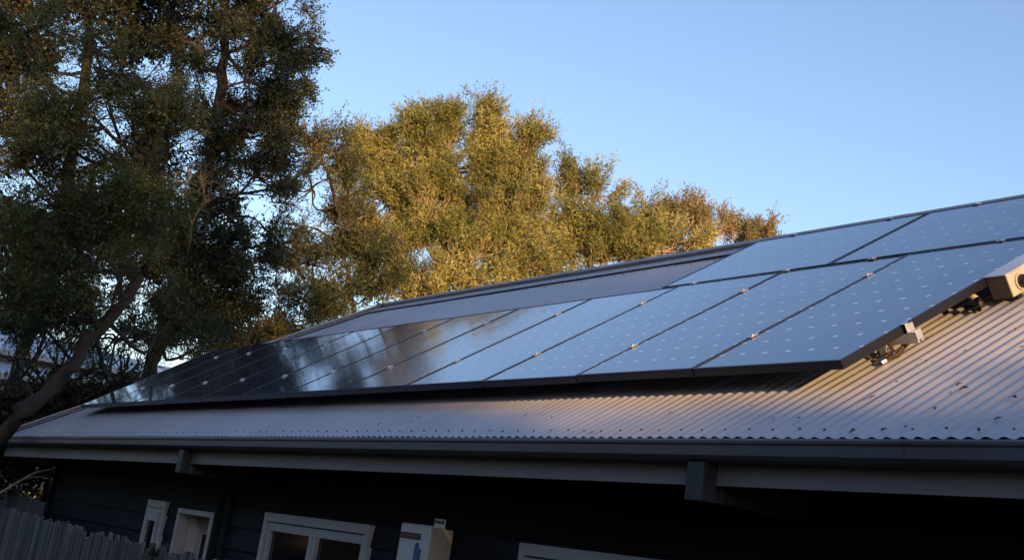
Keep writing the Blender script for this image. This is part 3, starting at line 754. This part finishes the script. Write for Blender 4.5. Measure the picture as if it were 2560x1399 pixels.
#--TREES--
GM = 'sunlit trees behind the roof'
lump_tree('tree', 11, [(1120, 900, 27), (1110, 700, 27), (1120, 560, 27.1), (1110, 430, 27.2)],
    [(905, 430, 55, 58, 27.6, .8), (1000, 410, 70, 60, 27.5), (1085, 400, 60, 50, 27.4), (1112, 335, 26, 30, 27.4, 1.1), (1118, 300, 12, 16, 27.4, 1.6), (1040, 345, 18, 26, 27.5, 1.3), (1036, 312, 9, 14, 27.5, 1.8), (960, 365, 12, 16, 27.6, 1.5), (905, 368, 10, 12, 27.6, 1.5),
     (1085, 460, 100, 70, 27.2), (1215, 390, 44, 46, 27.4), (1218, 335, 28, 28, 27.4, 1.1), (1214, 300, 12, 16, 27.4, 1.6), (1250, 450, 80, 70, 27.2), (1322, 405, 36, 46, 27.5), (1330, 352, 18, 20, 27.5, 1.2), (1330, 480, 36, 60, 27),
     (930, 530, 85, 70, 27), (1100, 545, 110, 75, 26.6), (1250, 555, 100, 75, 26.6), (980, 640, 95, 70, 26.4, .9), (1180, 650, 110, 66, 26.3), (1310, 630, 90, 66, 26.2), (1050, 720, 100, 46, 26), (1230, 720, 100, 36, 26)],
    'tall golden lit olive-green tree rising behind the middle of the ridge', GM, M_bark_gold, L_gold, leaf=(.095, .022), per=26, clr=.30, r0_=.12, tl=.30, dens=1.15, minor_r=.016, voidp=.14, plume=.95, outk=.7, jit=.28)
lump_tree('tree', 12, [(1480, 800, 28), (1470, 640, 28), (1450, 520, 28)],
    [(1440, 455, 34, 32, 28, 1.2), (1490, 490, 46, 42, 28), (1400, 560, 70, 70, 27.6), (1500, 560, 75, 60, 27.6), (1440, 640, 110, 60, 27.2), (1570, 620, 90, 60, 27.4), (1590, 550, 45, 40, 28), (1660, 630, 80, 45, 27.6)],
    'lower rounded olive tree right of the tallest sunlit tree', GM, M_bark_gold, L_gold, leaf=(.095, .022), per=26, clr=.30, r0_=.09, tl=.30, dens=1.15, minor_r=.016, voidp=.14, plume=.95, outk=.7, jit=.28)
lump_tree('tree', 13, [(1700, 700, 29), (1700, 620, 29)],
    [(1685, 535, 22, 30, 29, 1.1), (1735, 535, 20, 30, 29, 1.1), (1640, 580, 45, 36, 29), (1780, 575, 34, 30, 29, 1), (1820, 560, 16, 26, 29, 1), (1720, 600, 80, 40, 28.8), (1840, 610, 50, 25, 29)],
    'reddish thin-topped bushy tree behind the right end of the ridge', GM, M_bark_gold, L_red, leaf=(.07, .026), per=13, clr=.22, r0_=.05, tl=.24, dens=1.15, plume=1.5, outk=.3, jit=.3, voidp=.2)
lump_tree('tree', 14, [(1890, 660, 29.5), (1885, 620, 29.5)],
    [(1872, 575, 20, 20, 29.5, 1), (1912, 575, 18, 24, 29.5, 1), (1895, 605, 40, 18, 29.5)],
    'smallest reddish bush top peeking over the highest visible panel corner', GM, M_bark_gold, L_red, leaf=(.07, .026), per=12, clr=.2, r0_=.04, tl=.22, dens=1.1, plume=1.5, outk=.3, jit=.3, voidp=.15)
lump_tree('tree', 15, [(880, 900, 24.5), (870, 700, 24.5), (850, 560, 24.5), (820, 430, 24.6)],
    [(800, 355, 36, 22, 24.8, .5), (845, 400, 55, 45, 24.8, .6), (780, 470, 60, 50, 24.6, .8), (860, 500, 60, 60, 24.8, .7), (820, 590, 70, 50, 24.5, .6), (900, 620, 60, 60, 24.5, 1.2), (780, 660, 60, 50, 24.3, .5), (880, 700, 80, 50, 24.2, 1.3), (760, 750, 80, 50, 24, .4), (850, 760, 70, 35, 24, .6), (950, 700, 50, 50, 24.3, 1.3), (700, 790, 70, 45, 24, .45)],
    'sparse see-through tree with sky gaps between dark tree and golden tree', 'trees at left', M_bark, L_grey, leaf=(.065, .022), per=20, clr=.26, r0_=.06, dens=.9, voidp=.3, plume=.2, outk=.8, jit=.4, tl=.28)
GD = 'trees at left'
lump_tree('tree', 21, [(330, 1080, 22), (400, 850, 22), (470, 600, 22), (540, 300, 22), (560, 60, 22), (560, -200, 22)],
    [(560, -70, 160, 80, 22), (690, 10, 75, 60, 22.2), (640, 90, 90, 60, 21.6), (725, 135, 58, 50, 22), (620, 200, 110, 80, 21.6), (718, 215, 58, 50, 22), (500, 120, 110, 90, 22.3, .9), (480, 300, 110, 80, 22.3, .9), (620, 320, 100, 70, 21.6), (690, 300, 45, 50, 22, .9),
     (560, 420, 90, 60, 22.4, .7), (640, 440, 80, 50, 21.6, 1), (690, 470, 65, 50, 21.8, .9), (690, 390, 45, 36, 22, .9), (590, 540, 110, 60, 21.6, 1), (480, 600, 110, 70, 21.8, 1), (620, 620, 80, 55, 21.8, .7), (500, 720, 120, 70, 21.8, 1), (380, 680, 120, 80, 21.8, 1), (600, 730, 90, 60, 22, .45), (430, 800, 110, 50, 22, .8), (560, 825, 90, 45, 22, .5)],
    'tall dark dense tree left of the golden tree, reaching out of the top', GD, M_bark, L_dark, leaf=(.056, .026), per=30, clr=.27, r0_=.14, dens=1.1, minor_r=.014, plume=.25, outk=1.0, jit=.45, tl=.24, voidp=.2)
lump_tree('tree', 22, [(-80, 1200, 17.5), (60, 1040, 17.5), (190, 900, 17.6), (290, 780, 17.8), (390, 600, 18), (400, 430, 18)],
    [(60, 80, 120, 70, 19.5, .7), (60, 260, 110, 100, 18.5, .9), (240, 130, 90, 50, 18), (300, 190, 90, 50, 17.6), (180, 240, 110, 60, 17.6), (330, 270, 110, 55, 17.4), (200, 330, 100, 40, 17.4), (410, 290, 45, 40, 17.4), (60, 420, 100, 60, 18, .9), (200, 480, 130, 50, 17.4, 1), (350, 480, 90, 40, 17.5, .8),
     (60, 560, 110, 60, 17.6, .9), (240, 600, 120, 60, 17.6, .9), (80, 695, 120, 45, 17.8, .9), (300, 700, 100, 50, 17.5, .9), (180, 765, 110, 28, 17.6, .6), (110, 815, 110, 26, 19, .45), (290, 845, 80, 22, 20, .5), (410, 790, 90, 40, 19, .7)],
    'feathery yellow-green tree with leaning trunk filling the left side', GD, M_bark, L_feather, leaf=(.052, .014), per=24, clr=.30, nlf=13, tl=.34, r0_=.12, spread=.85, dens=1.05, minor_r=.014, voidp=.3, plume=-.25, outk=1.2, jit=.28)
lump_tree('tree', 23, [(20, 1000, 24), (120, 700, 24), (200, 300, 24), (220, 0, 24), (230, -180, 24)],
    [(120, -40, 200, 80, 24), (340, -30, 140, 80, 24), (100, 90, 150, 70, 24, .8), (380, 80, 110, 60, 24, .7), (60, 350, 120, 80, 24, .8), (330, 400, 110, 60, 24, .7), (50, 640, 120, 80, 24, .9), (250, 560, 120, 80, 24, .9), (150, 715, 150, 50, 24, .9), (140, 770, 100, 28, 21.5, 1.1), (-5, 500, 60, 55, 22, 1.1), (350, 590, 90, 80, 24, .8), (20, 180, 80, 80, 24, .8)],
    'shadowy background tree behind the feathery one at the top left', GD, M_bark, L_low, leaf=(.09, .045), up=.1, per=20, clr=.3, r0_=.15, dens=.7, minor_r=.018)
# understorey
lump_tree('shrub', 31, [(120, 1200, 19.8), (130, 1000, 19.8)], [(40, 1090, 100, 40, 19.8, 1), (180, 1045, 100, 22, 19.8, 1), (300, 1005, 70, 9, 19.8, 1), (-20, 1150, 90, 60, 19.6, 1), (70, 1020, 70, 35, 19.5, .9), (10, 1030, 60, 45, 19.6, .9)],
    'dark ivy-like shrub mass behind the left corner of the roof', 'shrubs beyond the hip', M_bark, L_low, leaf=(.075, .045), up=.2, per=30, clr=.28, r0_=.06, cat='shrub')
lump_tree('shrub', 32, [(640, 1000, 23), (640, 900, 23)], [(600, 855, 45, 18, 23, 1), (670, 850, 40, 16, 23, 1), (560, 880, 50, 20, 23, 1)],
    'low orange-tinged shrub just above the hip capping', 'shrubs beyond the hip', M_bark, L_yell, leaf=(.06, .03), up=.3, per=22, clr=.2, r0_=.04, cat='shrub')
# dead shrub: bare forked branches
def bare(name, seed, px, py, dist, label, spread_px, h_px, m_, n0=5, base_r=.035, grow=(0, 0, 1), joint=None):
    T = Tree(name, seed); rg = T.rng; b0 = at(px, py, dist); k = pxm(dist)
    if joint is not None: T.limb([at(*joint), (at(*joint)+b0)/2+np.array([0, 0, -.12]), b0], .05, base_r*1.6, 7, 4, .01)
    def rec(p, d, L_, r_, lv):
        e = p+d*L_; mid = (p+e)/2+rg.normal(0, L_*.07, 3)
        T.limb([p, mid, e], r_, r_*.6, 5, 3, .005)
        if lv == 0: return
        for _ in range(3 if lv > 1 else 2):
            nd = d+rg.normal(0, .5, 3)+np.array([0, 0, .12]); nd /= np.linalg.norm(nd); rec(e, nd, L_*rg.uniform(.55, .8), r_*.6, lv-1)
    for i in range(n0):
        d = np.array(grow)+cr*rg.uniform(-1, 1)*spread_px/h_px+(-fw)*rg.uniform(-.4, .6); d /= np.linalg.norm(d); rec(b0, d, h_px*k*.38, base_r, 3)
    return T.finish(label, 'shrub' if 'shrub' in name else 'branch', None, m_, L_low, b0)
bare('dead_branch', 41, 480, 560, 20.6, 'leafless pale tan forked branches catching the sun in the dark tree', 95, 165, M_twig, n0=4, base_r=.013, joint=(465, 640, 21.9))
T = Tree('dead_branch', 43); bq = at(-30, 1250, 17)
T.limb([bq, at(40, 1207, 17), at(88, 1181, 17), at(132, 1172, 17)], .017, .009, 6, 4, .004); T.limb([at(60, 1196, 17), at(95, 1190, 16.9), at(120, 1196, 16.9)], .007, .004, 5, 3, .004)
T.finish('pale bare stick lying above the dark fence at the left edge', 'branch', None, M_bark_pale, L_low, bq)
bare('bare_shrub', 44, 120, 1010, 20.5, 'tangled leafless dark branches in front of the pale neighbouring roof', 170, 190, M_bark, n0=6, base_r=.028)
bare('bare_shrub', 45, 290, 985, 21, 'smaller tangle of dark bare branches beside the left end of the panels', 150, 130, M_bark, n0=6, base_r=.022)
# small plant on the fence
lump_tree('plant', 51, [(410, 1420, 8.3), (405, 1395, 8.2)], [(398, 1392, 9, 8, 8.2, 1.6)],
    'small dark leafy plant poking over the grey fence below the narrow window', None, M_bark, L_low, leaf=(.024, .014), up=.3, per=12, clr=.045, tl=.05, nlf=5, r0_=.008, cat='plant', minor_r=.003, gaps=-1, voidp=0)

# ------------------------------------------------------------ neighbour's pale building beyond the trees
nb = empty('neighbour_house', (-30, 3, 0)); NL = Vector((-30, 3, 0))
tag(nb, 'pale roofed neighbouring building glimpsed low through the trees at left', 'house')
def nquad(name, pts, m_, th=.12):
    m = MB(); P_ = [Vector(at(*p)) for p in pts]; nn = (P_[1]-P_[0]).cross(P_[3]-P_[0]).normalized()*th
    m.hexa([p-NL for p in P_]+[p+nn-NL for p in P_]); m.build(name, m_, nb)
nquad('roof', [(-200, 850, 33), (450, 960, 33), (440, 935, 38), (-200, 780, 38)], M_nroof)
nquad('roof', [(-200, 930, 31), (450, 985, 31), (440, 968, 34), (-200, 880, 34)], M_nroof)
nquad('wall', [(-200, 905, 33.6), (445, 972, 33.6), (445, 958, 33.6), (-200, 840, 33.6)], M_nwall)
nquad('wall', [(-200, 1200, 31.5), (445, 1240, 31.5), (445, 984, 31.5), (-200, 925, 31.5)], M_nwall)

# ------------------------------------------------------------ unseen trees behind the viewer, crowns shaped to shade the house and dapple the roof
def shade_tree(seed, x, y, boxes, label):
    T = Tree('tree', seed); rg = T.rng; top = max(b[3] for b in boxes)
    sp = T.limb([(x, y, 0), (x+.3, y+.2, top*.5), (x, y, top*.92)], .28, .06, 8)
    for (y0, y1, z0, z1, n_) in boxes:
        for i in range(n_):
            c = np.array([x+rg.uniform(-1.6, 1.6), rg.uniform(y0, y1), rg.uniform(z0, z1)])
            if i % 4 == 0:
                q = sp[min(len(sp)-1, int(len(sp)*.85*max(.2, (c[2]-1)/top)))]; T.limb([q, (q+c)/2+np.array([0, 0, -.2]), c], .05, .015, 4, 2, .01)
            T.clump(c, (.6, .55, .5), 14, 6, .36, .20, up=.1, tl=.5, twigs=False)
    T.finish(label, 'tree', 'unseen shade trees shaped to dapple the roof', M_bark, L_dark, (x, y, 0))
#--SHADE--
shade_tree(60, 36, -4.8, [(-7.2, -3.0, 11.3, 12.6, 80), (-7.8, -6.0, 7.0, 8.3, 55), (-6.4, -3.4, 3, 6.4, 30)], 'slender leafy unseen tree behind the viewer, crown gap shaped to let sun reach the roof')
shade_tree(61, 37, -9.0, [(-10.0, -7.6, 8.6, 13.0, 150), (-10.0, -7.7, 3.5, 8.6, 70), (-9.6, -5.6, 12.8, 18.0, 36)], 'tallest dense unseen tree behind the viewer, crown shaped to shade the house')
shade_tree(62, 38, -11.8, [(-13.6, -10.0, 3.5, 13.5, 130), (-12.4, -9.6, 13.5, 17.5, 28)], 'broad tall unseen tree at the far side behind the viewer, shaped for its shade')
# unseen house added behind the viewer to block sky light
hb = empty('neighbour_house', (-2, -14, 0)); tag(hb, 'dark brick two-storey unseen house added behind the viewer to block sky light', 'house')
m = MB(); m.box(-20, 12.5, -5.5, 4.6, 0, 5.2); m.build('wall', M_bwall, hb)
m = MB(); m.hexa([(-20.6, 5.2, 5.2), (13.1, 5.2, 5.2), (13.1, -6.1, 5.2), (-20.6, -6.1, 5.2), (-16, -.2, 8.2), (8.5, -.2, 8.2), (8.5, -.7, 8.2), (-16, -.7, 8.2)]); m.build('roof', M_broof, hb)

# ------------------------------------------------------------ distant wood all round, one mass
T = Tree('distant_wood', 90); rg = T.rng
ang = rg.uniform(0, 2*math.pi, 2600); rad = rg.uniform(62, 74, 2600); hh = 3.2+2.6*np.abs(np.sin(ang*5.3)+.5*np.sin(ang*13.1))*.6+1
vv = []
for i in range(2600):
    a = ang[i]; c = np.array([rad[i]*math.cos(a), rad[i]*math.sin(a), rg.uniform(.2, hh[i])])
    T.clump(c, (1.3, 1.3, .9), 9, 5, .75, .5, up=.2, tl=.9, twigs=False)
base_, ld, L_, w_ = [np.concatenate([q[k] for q in T.leafs]) for k in (0, 1)]+[.75, .5]
rn = rg.normal(0, 1, ld.shape); sd_ = np.cross(ld, rn); sd_ /= np.linalg.norm(sd_, axis=1)[:, None]+1e-9
v = np.stack([base_, base_+ld*L_*.5+sd_*w_*.5, base_+ld*L_, base_+ld*L_*.5-sd_*w_*.5], 1).reshape(-1, 3)
me = bpy.data.meshes.new('distant_wood'); me.from_pydata(v.tolist(), [], [(4*i, 4*i+1, 4*i+2, 4*i+3) for i in range(len(v)//4)]); me.materials.append(L_low)
o = bpy.data.objects.new('distant_wood', me); COL.objects.link(o)
tag(o, 'far dark wood that closes the horizon all round the garden', 'wood', kind='stuff')
